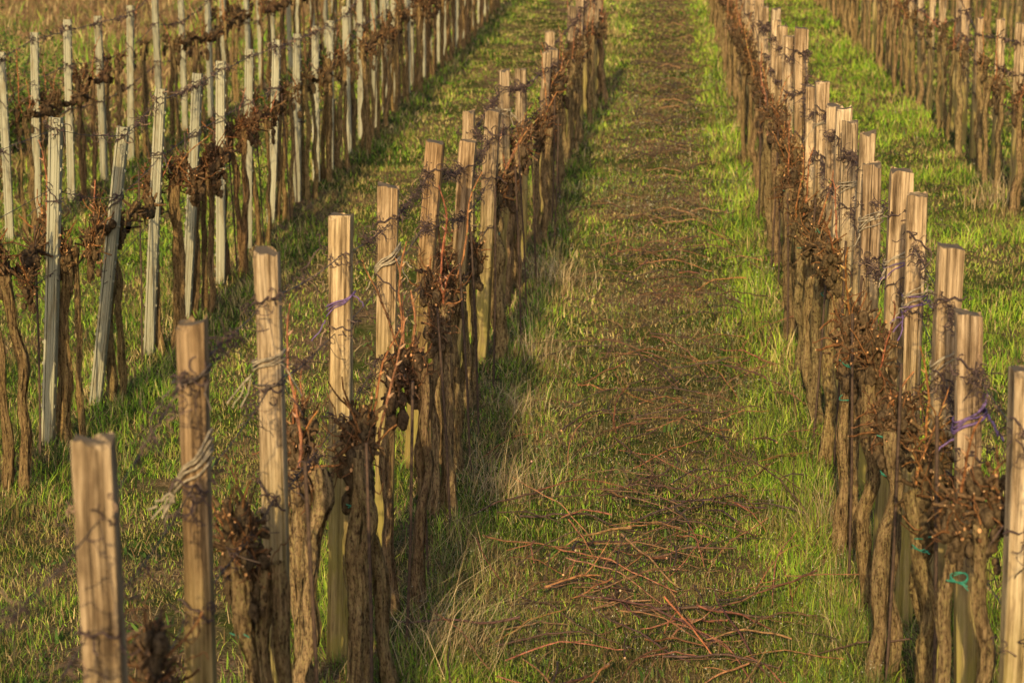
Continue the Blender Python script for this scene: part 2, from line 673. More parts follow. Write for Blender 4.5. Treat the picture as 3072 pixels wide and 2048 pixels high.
tuft(-2.75, 9.3, 130, .16, .12, (.3, 0), GRN + STRAW, 'green and straw tuft right of the nearest metal post')
tuft(-2.80, 11.3, 100, .22, .10, (.6, 0), STRAW[:2] + GRN, 'straw stalks leaning right beside the third metal post')


# ------------------------------------------------------------------ posts
def wood_mesh(i):
    rs = np.random.default_rng(100 + i)
    mb = MB()
    w, d = .5, .36 + .1 * rs.random()          # unit: width 1 -> scaled in x, y
    # profile: rounded rectangle with a chipped corner
    prof = []
    K = 7
    r = .05
    edges = [(-w, -d, w, -d), (w, -d, w, d), (w, d, -w, d), (-w, d, -w, -d)]
    for x0, y0, x1, y1 in edges:
        for k in range(K):
            t = (k + .06) / (K - .0)
            prof.append((x0 + (x1 - x0) * t, y0 + (y1 - y0) * t))
    prof = np.array(prof)
    rad = np.hypot(prof[:, 0], prof[:, 1])
    corner = np.clip((rad / rad.max() - .9) / .1, 0, 1)
    prof = prof * (1 - .035 * corner)[:, None]
    m = len(prof)
    rings = 34
    crack = rs.integers(0, K, 3)
    ph = rs.random(6) * 6.28
    vs = []
    ridge = rs.normal(0, .022, m)
    for j in range(rings):
        t = j / (rings - 1)
        z = -.15 + t * 1.0 * 1.75
        f = 1 + .035 * math.sin(ph[0] + t * 5.1) + .03 * math.sin(ph[1] + t * 11)
        ridge = ridge * .86 + rs.normal(0, .014, m)
        q = prof * f * (1 + ridge[:, None])
        for c in crack:
            q[c, 1] += .07 + .03 * math.sin(t * 9 + c)
        q = q + np.array([.07 * math.sin(ph[2] + t * 3.2), .06 * math.sin(ph[3] + t * 2.7)])
        zz = np.full(m, z)
        if j == rings - 1:
            zz = zz + prof[:, 0] * rs.normal(0, .014) + prof[:, 1] * .010 + rs.normal(0, .0035, m) - np.clip(np.sin(np.arange(m) * .45 + i * 1.7) - .75, 0, 1) * .07
        vs.append(np.column_stack([q, zz]))
    V = np.concatenate(vs)
    F = []
    for j in range(rings - 1):
        for k in range(m):
            k2 = (k + 1) % m
            F.append([j * m + k, j * m + k2, (j + 1) * m + k2, (j + 1) * m + k])
    F.append([(rings - 1) * m + k for k in range(m)])
    mb.add(V, F)
    me = mb.build('wooden_post', M['wood'], link=False, smooth=False)
    return me


def metal_mesh(i):
    """rolled steel vineyard stake: grooved front, returned flanges, hook notches"""
    rs = np.random.default_rng(300 + i)
    pr = [(-.50, .30), (-.50, -.30), (-.47, -.36), (-.30, -.36), (-.28, -.18), (-.24, -.18), (-.22, -.38), (.08, -.40), (.10, -.37), (.12, -.40),
          (.30, -.40), (.33, -.33), (.45, -.33), (.50, -.27), (.50, .30), (.44, .30), (.44, -.18), (-.15, -.30), (-.20, -.10), (-.32, -.10), (-.36, -.28), (-.44, -.28), (-.44, .30)]
    pr = np.array(pr)
    m = len(pr)
    mb = MB()
    rings = 12
    vs = []
    for j in range(rings):
        t = j / (rings - 1)
        q = pr + np.array([.06 * math.sin(t * 4 + i), 0]) + rs.normal(0, .002, (m, 2))
        vs.append(np.column_stack([q, np.full(m, -.15 + 1.75 * t)]))
    F = []
    for j in range(rings - 1):
        for k in range(m):
            k2 = (k + 1) % m
            F.append([j * m + k, j * m + k2, (j + 1) * m + k2, (j + 1) * m + k])
    F.append([(rings - 1) * m + k for k in range(m)])
    mb.add(np.concatenate(vs), F)
    # pressed hook tabs down both edges
    for k in range(15):
        z = .1 + k * .104
        for sx in (-1, 1):
            x0, x1 = sx * .495, sx * .60
            v = [(x0, -.2, z), (x0, .05, z), (x1, .05, z + .006), (x1, -.2, z + .006), (x0, -.2, z + .02), (x0, .05, z + .02), (x1, .05, z + .016), (x1, -.2, z + .016)]
            mb.add(v, [[0, 3, 2, 1], [4, 5, 6, 7], [0, 1, 5, 4], [1, 2, 6, 5], [2, 3, 7, 6], [3, 0, 4, 7]])
    # punched holes near the top read as dark recess plates
    return mb.build('metal_post', M['metal'], link=False, smooth=False)


WOODM = [wood_mesh(i) for i in range(10)]
METALM = [metal_mesh(i) for i in range(3)]
HOLES = []
for hx, hz in ((-.02, 1.575), (.22, 1.545), (-.02, 1.50)):
    HOLE = MB()
    a = np.linspace(0, 2 * math.pi, 9)[:-1]
    HOLE.add(np.column_stack([hx + .055 * np.cos(a), np.full(8, -.428), hz + .0035 * np.sin(a)]), [list(range(8))], (.03, .02, .015))
    HOLES.append(HOLE.build('punched_hole', M['tendril'], link=False, smooth=False))

# (x, y, ztop, lean, width) measured for the near posts of each row
A = [(-2.92, 9.46, 1.70, 0.12, 0.060), (-2.827, 10.32, 1.58, 0.22, 0.060), (-2.916, 11.47, 1.70, 0.13, 0.060), (-2.917, 12.41, 1.73, 0.13, 0.060), (-2.996, 13.43, 1.75, 0.05, 0.06), (-3.051, 14.63, 1.77, 0.05, 0.06), (-3.049, 15.66, 1.79, 0.08, 0.06), (-3.051, 16.61, 1.8, 0.04, 0.06), (-3.05, 17.45, 1.83, 0.02, 0.06), (-3.049, 18.18, 1.85, 0.02, 0.06), (-3.051, 19.15, 1.95, 0.0, 0.06)]
B = [(-1.079, 3.65, 1.58, 0.0, 0.076), (-1.081, 4.44, 1.66, 0, 0.066), (-1.081, 5.33, 1.69, -0.01, 0.066), (-1.08, 6.62, 1.62, 0.04, 0.074), (-1.081, 7.8, 1.58, 0.05, 0.079), (-1.071, 9.3, 1.61, 0.117, 0.08), (-1.002, 10.2, 1.53, 0.12, 0.08), (-0.975, 11.4, 1.59, 0.09, 0.078), (-1.161, 11.9, 1.55, 0.03, 0.07), (-1.071, 13.2, 1.71, -0.02, 0.078), (-1.037, 14.4, 1.65, 0.0, 0.078), (-0.964, 16.2, 1.68, 0.05, 0.075), (-0.953, 17.0, 1.66, 0.04, 0.08), (-1.063, 18.4, 1.75, 0.0, 0.085),
     (-.93, 20.0, 1.93, .04, .08), (-.91, 21.2, 2.02, .0, .08), (-.87, 22.3, 2.03, .05, .085), (-.82, 23.4, 2.1, .04, .085), (-.80, 24.3, 2.15, .04, .085)]
Cc = [(0.938, 5.11, 1.44, 0, 0.076), (0.9, 5.86, 1.45, -0.04, 0.068), (0.899, 6.31, 1.58, 0, 0.072), (0.9, 7.17, 1.64, 0, 0.062), (0.9, 7.69, 1.67, 0.02, 0.076), (0.9, 8.78, 1.58, 0, 0.075), (0.9, 9.11, 1.69, 0, 0.07), (0.9, 9.87, 1.67, 0, 0.07), (0.9, 10.38, 1.7, 0, 0.075), (0.9, 10.92, 1.67, 0, 0.075), (0.9, 11.72, 1.74, 0, 0.07), (0.9, 12.4, 1.67, 0, 0.075), (0.9, 13.67, 1.97, -0.03, 0.08), (0.9, 15.0, 1.86, 0, 0.075), (.9, 15.9, 1.9, .02, .075)]
D = [(2.9, 15.9, 1.87, .02, .07), (2.9, 16.93, 1.89, 0, 0.07), (2.9, 17.92, 1.89, 0, 0.07), (2.899, 19.12, 1.86, 0, 0.07)]
Er = [(-5.0, 14.88, 1.73, 0.0, 0.06), (-4.999, 15.72, 1.84, 0.05, 0.06), (-5.001, 16.62, 1.91, 0.03, 0.06), (-5.0, 17.53, 1.91, 0, 0.06), (-4.999, 18.63, 1.97, 0.05, 0.06)]


def extend(lst, x, y1, sp, h, w=.072, x1=None, y0=None, lean=.03):
    y = (lst[-1][1] if lst else y0) + sp
    ya = y
    while y < y1:
        xx = x if x1 is None else x + (x1 - x) * (y - ya) / (y1 - ya)
        xx += random.uniform(-.035, .035)
        lst.append((xx, y, gzf(xx, y) + h + random.uniform(-.10, .10), random.uniform(-lean, lean), w * random.uniform(.9, 1.12)))
        y += sp * random.uniform(.82, 1.18)


extend(A, -3.05, 38, .95, 1.58, .058, x1=-3.15)
extend(Er, -5.0, 40, 1.0, 1.60, .058)
extend(Cc, .9, 52, .85, 1.52, .076)
extend(D, 2.9, 54, .85, 1.47, .072)
G = []
extend(G, 4.9, 54, 1.0, 1.5, .072, y0=22)

ORD = ['nearest', 'second', 'third', 'fourth', 'fifth', 'sixth', 'seventh', 'eighth', 'ninth', 'tenth', 'eleventh', 'twelfth', 'thirteenth', 'fourteenth', 'fifteenth']
ROWNAME = {'A': 'the front metal row at left', 'E': 'the rear metal row at left', 'B': 'the left wooden row', 'C': 'the right wooden row', 'D': 'the far right wooden row', 'G': 'the top right corner row'}
SPECIAL = {
    ('A', 0): 'pale grey metal post leaning slightly right, nearest in the front left row',
    ('A', 1): 'metal post tilted strongly to the right, second in the front left row',
    ('B', 0): 'blurred pale wooden post in the lower left corner, nearest of the left wooden row',
    ('B', 1): 'brown wooden post with pale twine around its middle, second of the left wooden row',
    ('B', 2): 'wooden post tied with twisted grey wire, third of the left wooden row',
    ('B', 3): 'pale wooden post with purple ribbon and a vine shadow on its lower half',
    ('B', 4): 'wooden post with flat pale twine binding, fifth of the left wooden row',
    ('B', 5): 'dark brown cracked wooden post leaning right, sixth of the left wooden row',
    ('B', 6): 'leaning wooden post covering a second one, seventh of the left wooden row',
    ('B', 7): 'light wooden post with thick dried tendrils at its right, eighth of the left wooden row',
    ('C', 0): 'blurred wooden post cut by the right edge of the photo',
    ('C', 1): 'grey pinkish wooden post with a purple ribbon, second of the right wooden row',
    ('C', 3): 'wooden post wrapped with a bundle of purple grey string, right wooden row',
    ('C', 4): 'tall pale wooden post with straw coloured twine loops, fifth of the right wooden row',
    ('C', 5): 'grey flat topped post with pale twine at its left edge, right wooden row',
    ('C', 12): 'tallest pale wooden post standing above its neighbours in the right wooden row',
}
TINTS = {('B', 0): (.92, .86, .80), ('B', 1): (.72, .62, .52), ('B', 2): (1.05, 1, .95), ('B', 3): (1.2, 1.12, .96), ('B', 4): (.98, .88, .76), ('B', 5): (.80, .66, .52), ('B', 6): (.98, .86, .74),
         ('C', 1): (1.0, .92, .88), ('C', 5): (.88, .80, .74)}


def inframe(x, y, m=.6):
    return abs(x + math.tan(YAW) * y) < .262 * y + m


posts = {}


def place_row(key, lst, metal=False):
    out = []
    for i, (x, y, zt, lean, w) in enumerate(lst):
        if not inframe(x, y, .5):
            continue
        zg = gzf(x, y)
        h = zt - zg
        bx = x - lean
        nm = 'metal_post' if metal else 'wooden_post'
        me = METALM[i % 3] if metal else WOODM[(i * 7 + len(key) + ord(key[0])) % 10]
        root = mk(nm, me)
        if key in 'CDG':
            w *= 1.08
        L = math.sqrt(h * h + lean * lean)
        root.location = (bx, y, zg)
        dy = random.uniform(-.03, .03) * (0 if i < 6 else 1)
        rz = random.uniform(-.16, .10)
        root.rotation_mode = 'XYZ'
        root.matrix_world = Matrix.Translation((bx, y, zg)) @ Matrix.Rotation(math.atan2(lean, h), 4, 'Y') @ Matrix.Rotation(dy, 4, 'X') @ Matrix.Rotation(rz, 4, 'Z') @ Matrix.Diagonal((w, w if metal else w, L / 1.6, 1))
        if metal:
            t = random.uniform(.9, 1.1)
            tint = (t, t * .99, t * .96)
        elif (key, i) in TINTS:
            tint = TINTS[(key, i)]
        else:
            t = random.uniform(.78, 1.12) * (1.18 if key in 'CDG' else .98)
            br = random.uniform(0, 1)
            tint = (t, t * (.98 - .08 * br), t * (.96 - .16 * br))
        root.color = (*tint, 1)
        k = len(out)
        rn = ROWNAME[key]
        kind = 'metal' if metal else 'wooden'
        grp = 'posts of ' + rn
        if (key, i) in SPECIAL:
            lab = SPECIAL[(key, i)]
        elif k < 12:
            lab = '%s post, %s from the near end of %s' % (('grey ' if metal else 'weathered ') + kind, ORD[k], rn)
        else:
            lab = 'small distant %s post beyond the twelfth of %s' % (kind, rn)
        tag(root, lab, 'post', grp)
        if metal and y < 17:
            for hm in HOLES:
                mk('punched_hole', hm, root)
        out.append((x, y, zt, lean, w, zg, root))
    posts[key] = out
    return out


place_row('A', A, True)
place_row('E', Er, True)
place_row('B', B)
place_row('C', Cc)
place_row('D', D)
place_row('G', G)
bpy.context.view_layer.update()


def child_world(o, parent):
    """parent o to parent keeping o's world placement"""
    bpy.context.view_layer.update()
    mw = o.matrix_world.copy()
    o.parent = parent
    o.matrix_parent_inverse = parent.matrix_world.inverted()
    o.matrix_world = mw


def wrap(post, z, material, turns=3, r=.0022, slope=.04, tails=2, name='twine_tie', loose=.012):
    """string wound round a post at height z (absolute), with loose ends"""
    x, y, zt, lean, w, zg, root = post
    cx = x - lean * (zt - z) / (zt - zg)
    mb = MB()
    ex, ey = w * .56 + .006, w * .46 + .006
    n = 26
    for t in range(turns):
        dz = random.uniform(-.015, .015) + t * .008
        sl = slope + random.uniform(-.03, .03)
        aa = np.linspace(0, 2 * math.pi * 1.02, n) + random.uniform(0, 6)
        k = 1 + loose * 3 * np.abs(np.sin(aa * 1.5 + t)) * random.random()
        p = np.column_stack([cx + ex * k * np.sign(np.cos(aa)) * np.abs(np.cos(aa)) ** .6, y + ey * k * np.sign(np.sin(aa)) * np.abs(np.sin(aa)) ** .6, z + dz + sl * np.cos(aa)])
        mb.tube(p, r * random.uniform(.7, 1.3), 4)
    for t in range(tails):
        s = random.choice((-1, 1))
        a0 = np.array([cx + s * ex, y - ey, z + slope * s])
        d = np.array([s * random.uniform(.2, 1) - .3 * s, -.3, random.uniform(-1, .1)])
        L = random.uniform(.03, .09)
        u = np.linspace(0, 1, 7)[:, None]
        p = a0 + d * u * L + np.array([.02 * s, 0, -.03]) * u ** 2 + RNG.normal(0, .003, (7, 3))
        mb.tube(p, r * .9, 4)
    o = mb.build(name, material)
    child_world(o, root)
    return o


PB = posts['B']
PC = posts['C']
wrap(PB[1], 1.30, M['straw'], 5, .0035, .045, 5)
wrap(PB[1], 1.515, M['wire'], 2, .003, .01, 2)
wrap(PB[2], 1.37, M['straw'], 4, .0025, .02, 4)
wrap(PB[2], 1.31, M['wire'], 2, .002, .03, 2)
wrap(PB[3], 1.31, M['purple'], 3, .0028, .045, 2, 'ribbon_tie')
wrap(PB[4], 1.26, M['straw'], 7, .003, .035, 3)
wrap(PB[5], 1.20, M['wire'], 2, .0022, .02, 2)
wrap(PB[9], 1.43, M['straw'], 4, .003, .01, 4)
wrap(PC[1], 1.12, M['purple'], 4, .0038, .035, 3, 'ribbon_tie')
wrap(PC[2], 1.22, M['straw'], 3, .0028, .05, 3)
wrap(PC[3], 1.24, M['purple'], 4, .0028, .03, 5, 'ribbon_tie')
wrap(PC[3], 1.27, M['straw'], 5, .0028, .03, 4)
wrap(PC[4], 1.33, M['straw'], 4, .003, .03, 4)
wrap(PC[4], 1.31, M['purple'], 2, .003, .03, 2, 'ribbon_tie')
wrap(PC[5], 1.32, M['straw'], 7, .003, .04, 2)
wrap(PC[7], 1.35, M['straw'], 4, .003, .03, 3)
wrap(PC[10], 1.5, M['straw'], 3, .003, .02, 2)
for k in range(0, len(posts['A']), 1):
    if posts['A'][k][1] < 20:
        wrap(posts['A'][k], posts['A'][k][2] - .40, M['wire'], 2, .0025, .02, 2, 'wire_tie')


# ------------------------------------------------------------------ vines
def trunk_mesh(i, hi):
    rs = np.random.default_rng(500 + i)
    mb = MB()
    n = 44 if hi else 20
    sides = 18 if hi else 9
    t = np.linspace(0, 1, n)
    ph = rs.random(6) * 6.28
    amp = .008 + .014 * rs.random()
    px = amp * np.sin(ph[0] + t * 5.5) + .010 * np.sin(ph[1] + t * 14) + .008 * np.sin(ph[4] + t * 23)
    py = amp * np.sin(ph[2] + t * 4.5) + .010 * np.sin(ph[3] + t * 12)
    px -= px[0]
    py -= py[0]
    pts = np.column_stack([px, py, -.06 + 1.0 * t])
    rad = (.0255 - .005 * t + .012 * np.exp(-t * 9)) * (1 + .10 * np.sin(ph[5] + t * 17)) + .006 * np.exp(-((t - 1) / .12) ** 2)
    rad *= 1.0
    state = rs.normal(0, .1, sides)
    tw = rs.uniform(-3, 3)

    def rfn(j, tt, ang):
        nonlocal state
        state = state * .78 + rs.normal(0, .10, sides)
        rid = .16 * np.sign(np.sin(ang * 5 + tw * tt + ph[0])) * np.abs(np.sin(ang * 5 + tw * tt + ph[0])) ** .6
        return 1 + rid + state + .18 * np.cos(ang * 2 + ph[1] + tt * 2)
    mb.tube(pts, rad, sides, rfn=rfn)
    # shaggy bark strips
    for k in range(34 if hi else 8):
        tt = rs.random() * .8
        a = rs.random() * 6.28
        L = rs.uniform(.06, .22)
        u = np.linspace(0, 1, 5)
        zi = tt + u * L
        cx = np.interp(zi, t, px)
        cy = np.interp(zi, t, py)
        rr = np.interp(zi, t, rad) * 1.08 + .006 * np.sin(u * 3.1) + .006 * u * rs.random()
        c0 = np.column_stack([cx + rr * np.cos(a), cy + rr * np.sin(a), -.06 + zi])
        wv = np.array([-math.sin(a), math.cos(a), 0]) * rs.uniform(.003, .007)
        V = np.concatenate([c0 - wv, c0 + wv])
        mb.add(V, [[q, q + 1, q + 6, q + 5] for q in range(4)])
    return mb.build('trunk', M['bark'], link=False), np.array([px[-1], py[-1], .94])


def blob(mb, c, r, rs, hi, col):
    """knobbly lump from a lat/long sphere with ridged displacement"""
    a, b = (16, 11) if hi else (9, 6)
    th = np.linspace(0, 2 * math.pi, a, endpoint=False)
    phs = np.linspace(0, math.pi, b)
    p = rs.random(9) * 6.28
    V = []
    for q in phs:
        d = 1 + .28 * np.sin(th * 3 + p[0] + q * 2) * np.sin(q * 2 + p[1]) + .16 * np.sin(th * 5 + p[2]) * np.sin(q * 5 + p[3]) + rs.normal(0, .05, a) * (math.sin(q) > .05)
        V.append(np.column_stack([np.cos(th) * math.sin(q) * d, np.sin(th) * math.sin(q) * d, np.full(a, math.cos(q)) * (1 + .15 * math.sin(p[4]))]))
    V = np.concatenate(V) * np.array(r) + np.array(c)
    F = []
    for j in range(b - 1):
        for k in range(a):
            k2 = (k + 1) % a
            F.append([j * a + k, (j + 1) * a + k, (j + 1) * a + k2, j * a + k2])
    cc = np.array(col) * (.7 + .6 * rs.random((len(V), 1)))
    mb.add(V, F, cc)


def head_mesh(i, hi, red=.5):
    """knotted pruning head, origin at its base centre"""
    rs = np.random.default_rng(700 + i)
    mb = MB()
    base = (.10, .076, .05)
    W = rs.uniform(.040, .058)
    Hh = rs.uniform(.10, .17)
    for k in range(24 if hi else 9):
        c = (rs.normal(0, W * .5), rs.normal(0, W * .5), rs.uniform(-.07, Hh))
        r = rs.uniform(.011, .024)
        blob(mb, c, (r, r, r * rs.uniform(1.1, 1.9)), rs, hi, base)
    # stubby spurs with pale cut faces
    for k in range(64 if hi else 22):
        a = rs.random() * 6.28
        ph = rs.uniform(-.35, 1.3)
        d = np.array([math.cos(a) * math.cos(ph), math.sin(a) * math.cos(ph), math.sin(ph)])
        c = np.array([rs.normal(0, W * .35), rs.normal(0, W * .35), rs.uniform(0, Hh)])
        p0 = c + d * .03
        L = rs.uniform(.012, .05)
        rr = rs.uniform(.003, .0068)
        bend = rs.normal(0, .012, 3)
        u = np.linspace(0, 1, 4)[:, None]
        p = p0 + d * L * u + bend * u * u
        tone = np.array((.13, .088, .055)) * rs.uniform(.6, 1.4)
        mb.tube(p, [rr * 1.3, rr, rr * .9, rr], 6 if hi else 4, tone, (None, (.55, .33, .18) if rs.random() < .5 else (.10, .055, .03)))
    for k in range(9 if hi else 4):
        a = rs.random() * 6.28
        q = cane_pts(rs, rs.uniform(.05, .17), 5, .9, .22, (math.cos(a) * .7, math.sin(a) * .7, rs.uniform(.1, 1.2)))
        c0 = np.array([rs.normal(0, W * .5), rs.normal(0, W * .5), rs.uniform(.02, Hh)])
        mb.tube(c0 + q, np.linspace(.0048, .0032, len(q)) * rs.uniform(.7, 1.1), 5, np.array((.22, .115, .055)) * rs.uniform(.4, 1.3), (None, (.6, .42, .25)))
    # dry curled stems
    for k in range(9 if hi else 2):
        p = [np.array([rs.normal(0, W * .6), rs.normal(0, W * .6), rs.uniform(.02, Hh + .02)])]
        d = rs.normal(0, 1, 3) + (0, 0, .5)
        d /= np.linalg.norm(d)
        for q in range(9):
            d = d + rs.normal(0, .45, 3)
            d /= np.linalg.norm(d)
            p.append(p[-1] + d * .018)
        mb.tube(p, .0019, 4, np.array((.17, .09, .05)) * rs.uniform(.6, 1.4))
    return mb.build('head', M['head'], link=False)


def cane_pts(rs, L, n, up=1.0, wob=.12, d0=None):
    d = np.array(d0, float) if d0 is not None else np.array([rs.normal(0, .3), rs.normal(0, .3), up])
    d /= np.linalg.norm(d)
    p = [np.zeros(3)]
    for q in range(n):
        d = d + rs.normal(0, wob, 3)
        d /= np.linalg.norm(d)
        p.append(p[-1] + d * L / n)
    return np.array(p)


def upright_cane_mesh(i, hi):
    rs = np.random.default_rng(900 + i)
    mb = MB()
    L = rs.uniform(.14, .50)
    nn = int(L / .055) + 2
    p = cane_pts(rs, L, nn, 1.0, .10)
    n = len(p)
    rad = np.linspace(.0042, .0022, n) * rs.uniform(.85, 1.2)
    # swollen nodes
    P, Rr, Cl = [], [], []
    for k in range(n - 1):
        P += [p[k], p[k] * .85 + p[k + 1] * .15, p[k] * .5 + p[k + 1] * .5]
        Rr += [rad[k] * 1.55, rad[k] * 1.02, rad[k] * .95]
        c = np.array((.36, .165, .065)) * rs.uniform(.75, 1.25)
        Cl += [c * .55, c, c]
    P.append(p[-1]); Rr.append(rad[-1]); Cl.append(Cl[-1])
    mb.tube(P, Rr, 6 if hi else 4, np.array(Cl), (None, (.5, .36, .2)))
    # buds at nodes
    for k in range(1, n - 1):
        if rs.random() < .8:
            a = rs.random() * 6.28
            d = np.array([math.cos(a), math.sin(a), 1.1])
            u = np.linspace(0, 1, 4)[:, None]
            mb.tube(p[k] + d * .016 * u, [.0028, .0045, .0036, .0008], 5, (.45, .30, .16) if rs.random() < .6 else (.30, .30, .12))
    # a side tendril
    q = cane_pts(rs, .12, 10, .3, .5)
    mb.tube(q + p[n // 2], .0013, 3, (.2, .11, .06))
    return mb.build('cane', M['cane'], link=False)


TRH = [trunk_mesh(i, True) for i in range(8)]
TRL = [trunk_mesh(40 + i, False) for i in range(6)]
HDH = [head_mesh(i, True) for i in range(8)]
HDL = [head_mesh(40 + i, False) for i in range(6)]
CNH = [upright_cane_mesh(i, True) for i in range(10)]


def arm_mesh(i):
    rs = np.random.default_rng(1100 + i)
    mb = MB()
    n = 22
    t = np.linspace(0, 1, n)
    p = np.column_stack([.02 * np.sin(t * 7 + i), t * .62, .02 * np.sin(t * 9 + 2 * i) + .03 * t])
    st = rs.normal(0, .1, 9)
    mb.tube(p, .010 + .006 * np.sin(t * 15 + i) ** 2, 9, (.11, .075, .045), rfn=lambda j, tt, a: 1 + .2 * np.sin(a * 3 + tt * 9) + rs.normal(0, .1, 9))
    for k in range(9):
        c = p[rs.integers(3, n)]
        q = rs.uniform(.013, .024)
        blob(mb, c + rs.normal(0, .014, 3), (q, q * 1.3, q * 1.3), rs, False, (.10, .074, .048))
    for k in range(30):
        c = p[rs.integers(2, n)]
        d = rs.normal(0, 1, 3) + (0, 0, .6)
        d /= np.linalg.norm(d)
        u = np.linspace(0, 1, 3)[:, None]
        mb.tube(c + d * (.012 + u * rs.uniform(.02, .09)), rs.uniform(.003, .006), 5, np.array((.14, .095, .06)) * rs.uniform(.5, 1.5), (None, (.5, .3, .17)))
    return mb.build('arm', M['head'], link=False)


ARMS = [arm_mesh(i) for i in range(5)]
GT = MB()
aa = np.linspace(0, 2 * math.pi, 13)
GT.tube(np.column_stack([.030 * np.cos(aa), .030 * np.sin(aa), .004 * np.sin(aa * 2)]), .0026, 5)
GT.tube([(.0, -.03, 0), (.018, -.045, .008), (.04, -.05, -.006)], .0024, 4)
GT.tube([(.0, -.03, 0), (-.018, -.044, .010), (-.03, -.05, .018)], .0024, 4)
GTM = GT.build('green_tie', M['green'], link=False)

vine_count = 0


def vine(key, k, x, y, hh, ntr, ncane, hi, tie=False, tint=None, spread=.05, fork=True):
    global vine_count
    vine_count += 1
    rs = random
    z = gzf(x, y)
    root = bpy.data.objects.new('grape_vine', None)
    root.empty_display_size = .1
    COL.objects.link(root)
    root.location = (x, y, z)
    T = TRH if hi else TRL
    H = HDH if hi else HDL
    tint = tint or tuple(v * rs.uniform(.8, 1.15) for v in (1, .97, .92))
    offs = []
    for t in range(ntr):
        me, top = T[rs.randrange(len(T))]
        ox = (t - (ntr - 1) / 2) * spread + rs.uniform(-.012, .012)
        oy = rs.uniform(-.09, .09) if ntr > 1 else 0
        f = rs.uniform(.66, 1.02) * (.85 if key in 'AE' else 1) * (1.1 if key in 'BC' and ntr == 1 else 1)
        hgt = hh + rs.uniform(-.03, .03)
        rz = rs.uniform(0, 6.28)
        mk('trunk', me, root, (ox, oy, 0), (rs.uniform(-.04, .04), rs.uniform(-.05, .05), rz), (f, f, hgt / .94), tint)
        offs.append((ox, oy))
    nh = 2 if ntr > 1 else 1
    if key == 'A':
        nh = min(3, ntr)
    for t in range(nh):
        ox, oy = offs[t]
        s = rs.uniform(.85, 1.2)
        mk('head', H[rs.randrange(len(H))], root, (ox + rs.uniform(-.02, .02) + (.05 * (t - .5) if key in 'AE' else 0), oy, hh - .08 + rs.uniform(-.07, .05)), (0, 0, rs.uniform(0, 6.28)), (s * .82, s * .82, s * rs.uniform(.9, 1.3)), tint)
    if (key in 'AE' and rs.random() < .8) or (key in 'BC' and y > 9 and rs.random() < .4):
        mk('arm', ARMS[rs.randrange(5)], root, (.05 if key in 'AE' else 0, .06, hh - .04), (0, 0, rs.uniform(-.12, .12)), (1.1, 1.15, 1.3), tint)
    for t in range(ncane):
        me = CNH[rs.randrange(len(CNH))]
        ox, oy = offs[t % ntr]
        s = rs.uniform(.8, 1.2)
        mk('cane', me, root, (ox + rs.uniform(-.04, .04), oy + rs.uniform(-.04, .04), hh + rs.uniform(-.04, .03)), (rs.uniform(-.15, .15), rs.uniform(-.2, .2), rs.uniform(0, 6.28)), (s * 1.1, s * 1.1, s), (1, rs.uniform(.75, 1), rs.uniform(.6, 1)))
    if tie:
        for q in range(rs.choice((1, 2))):
            mk('green_tie', GTM, root, (offs[0][0], offs[0][1] - .01, hh * rs.uniform(.75, .97)), (rs.uniform(-.4, .4), rs.uniform(-.4, .4), rs.uniform(-.6, .6)), (.8, .8, .8))
    rn = ROWNAME[key]
    words = ['', 'single-stemmed', 'twin-stemmed', 'three-stemmed', 'four-stemmed'][ntr]
    if k < 12:
        extra = (' with a green tie' if tie else '')
        lab = '%s vine%s, %s from the near end of %s' % (words, extra, ORD[k], rn)
    else:
        lab = 'small distant bare vine beyond the twelfth of %s' % rn
    tag(root, lab, 'vine', 'bare grape vines of ' + rn)
    return root


def vine_row(key, y0, y1, sp, dx, hh, ntr, canes, x_of, ties=0.0, tint=None, himax=16, spread=.05):
    y = y0
    k = 0
    while y < y1:
        x = x_of(y) + dx + random.uniform(-.03, .03)
        if inframe(x, y, .3):
            n = random.choice(ntr)
            hi = y < himax
            nc = random.choice(canes) if y < 26 else random.choice((0, 1))
            tt = tuple(v * random.uniform(.82, 1.15) for v in (tint or (1, .97, .92)))
            vine(key, k, x, y, hh + random.uniform(-.05, .06), n, nc, hi, random.random() < ties and y < 14, tt, spread)
            k += 1
        y += sp * random.uniform(.8, 1.2)


def xB(y):
    return float(np.interp(y, [3, 13, 18, 22, 25], [-1.06, -1.04, -1.0, -.90, -.80]))


def vine_gaps(key, lst, dx, dy, hh, ntr, canes, ties=0.0, tint=None, himax=16, spread=.05, frac=(.5,), maxgap=1.15, pre=()):
    k = 0
    spots = list(pre)
    for (a, b) in zip(lst[:-1], lst[1:]):
        gap = b[1] - a[1]
        fr = frac if gap < maxgap else tuple(q for q in (.28, .75))
        if gap < .42:
            continue
        for f in fr:
            xa, xb_ = a[0] - a[3] * .6, b[0] - b[3] * .6
            spots.append((xa + (xb_ - xa) * f + dx - (.4 * a[3] if key in 'AB' else 0), a[1] + gap * f + dy))
    for x, y in spots:
        x += random.uniform(-.02, .02)
        if not inframe(x, y, .3):
            continue
        n = random.choice(ntr)
        nc = random.choice(canes) if y < 26 else random.choice((0, 1))
        if y < 5.2:
            nc = 0
        if key == 'B' and y < 9.2:
            n = random.choice((2, 3))
            nc += 1 if y > 5.2 else 0
        tf = random.uniform(.8, 1.15)
        tt = tuple(v * tf * random.uniform(.96, 1.04) for v in (tint or (1, .97, .92)))
        vine(key, k, x, y, hh + random.uniform(-.05, .06), n, nc, y < himax, random.random() < ties and y < 14, tt, spread)
        k += 1


def base_sorted(l):
    return sorted(l, key=lambda q: q[1])


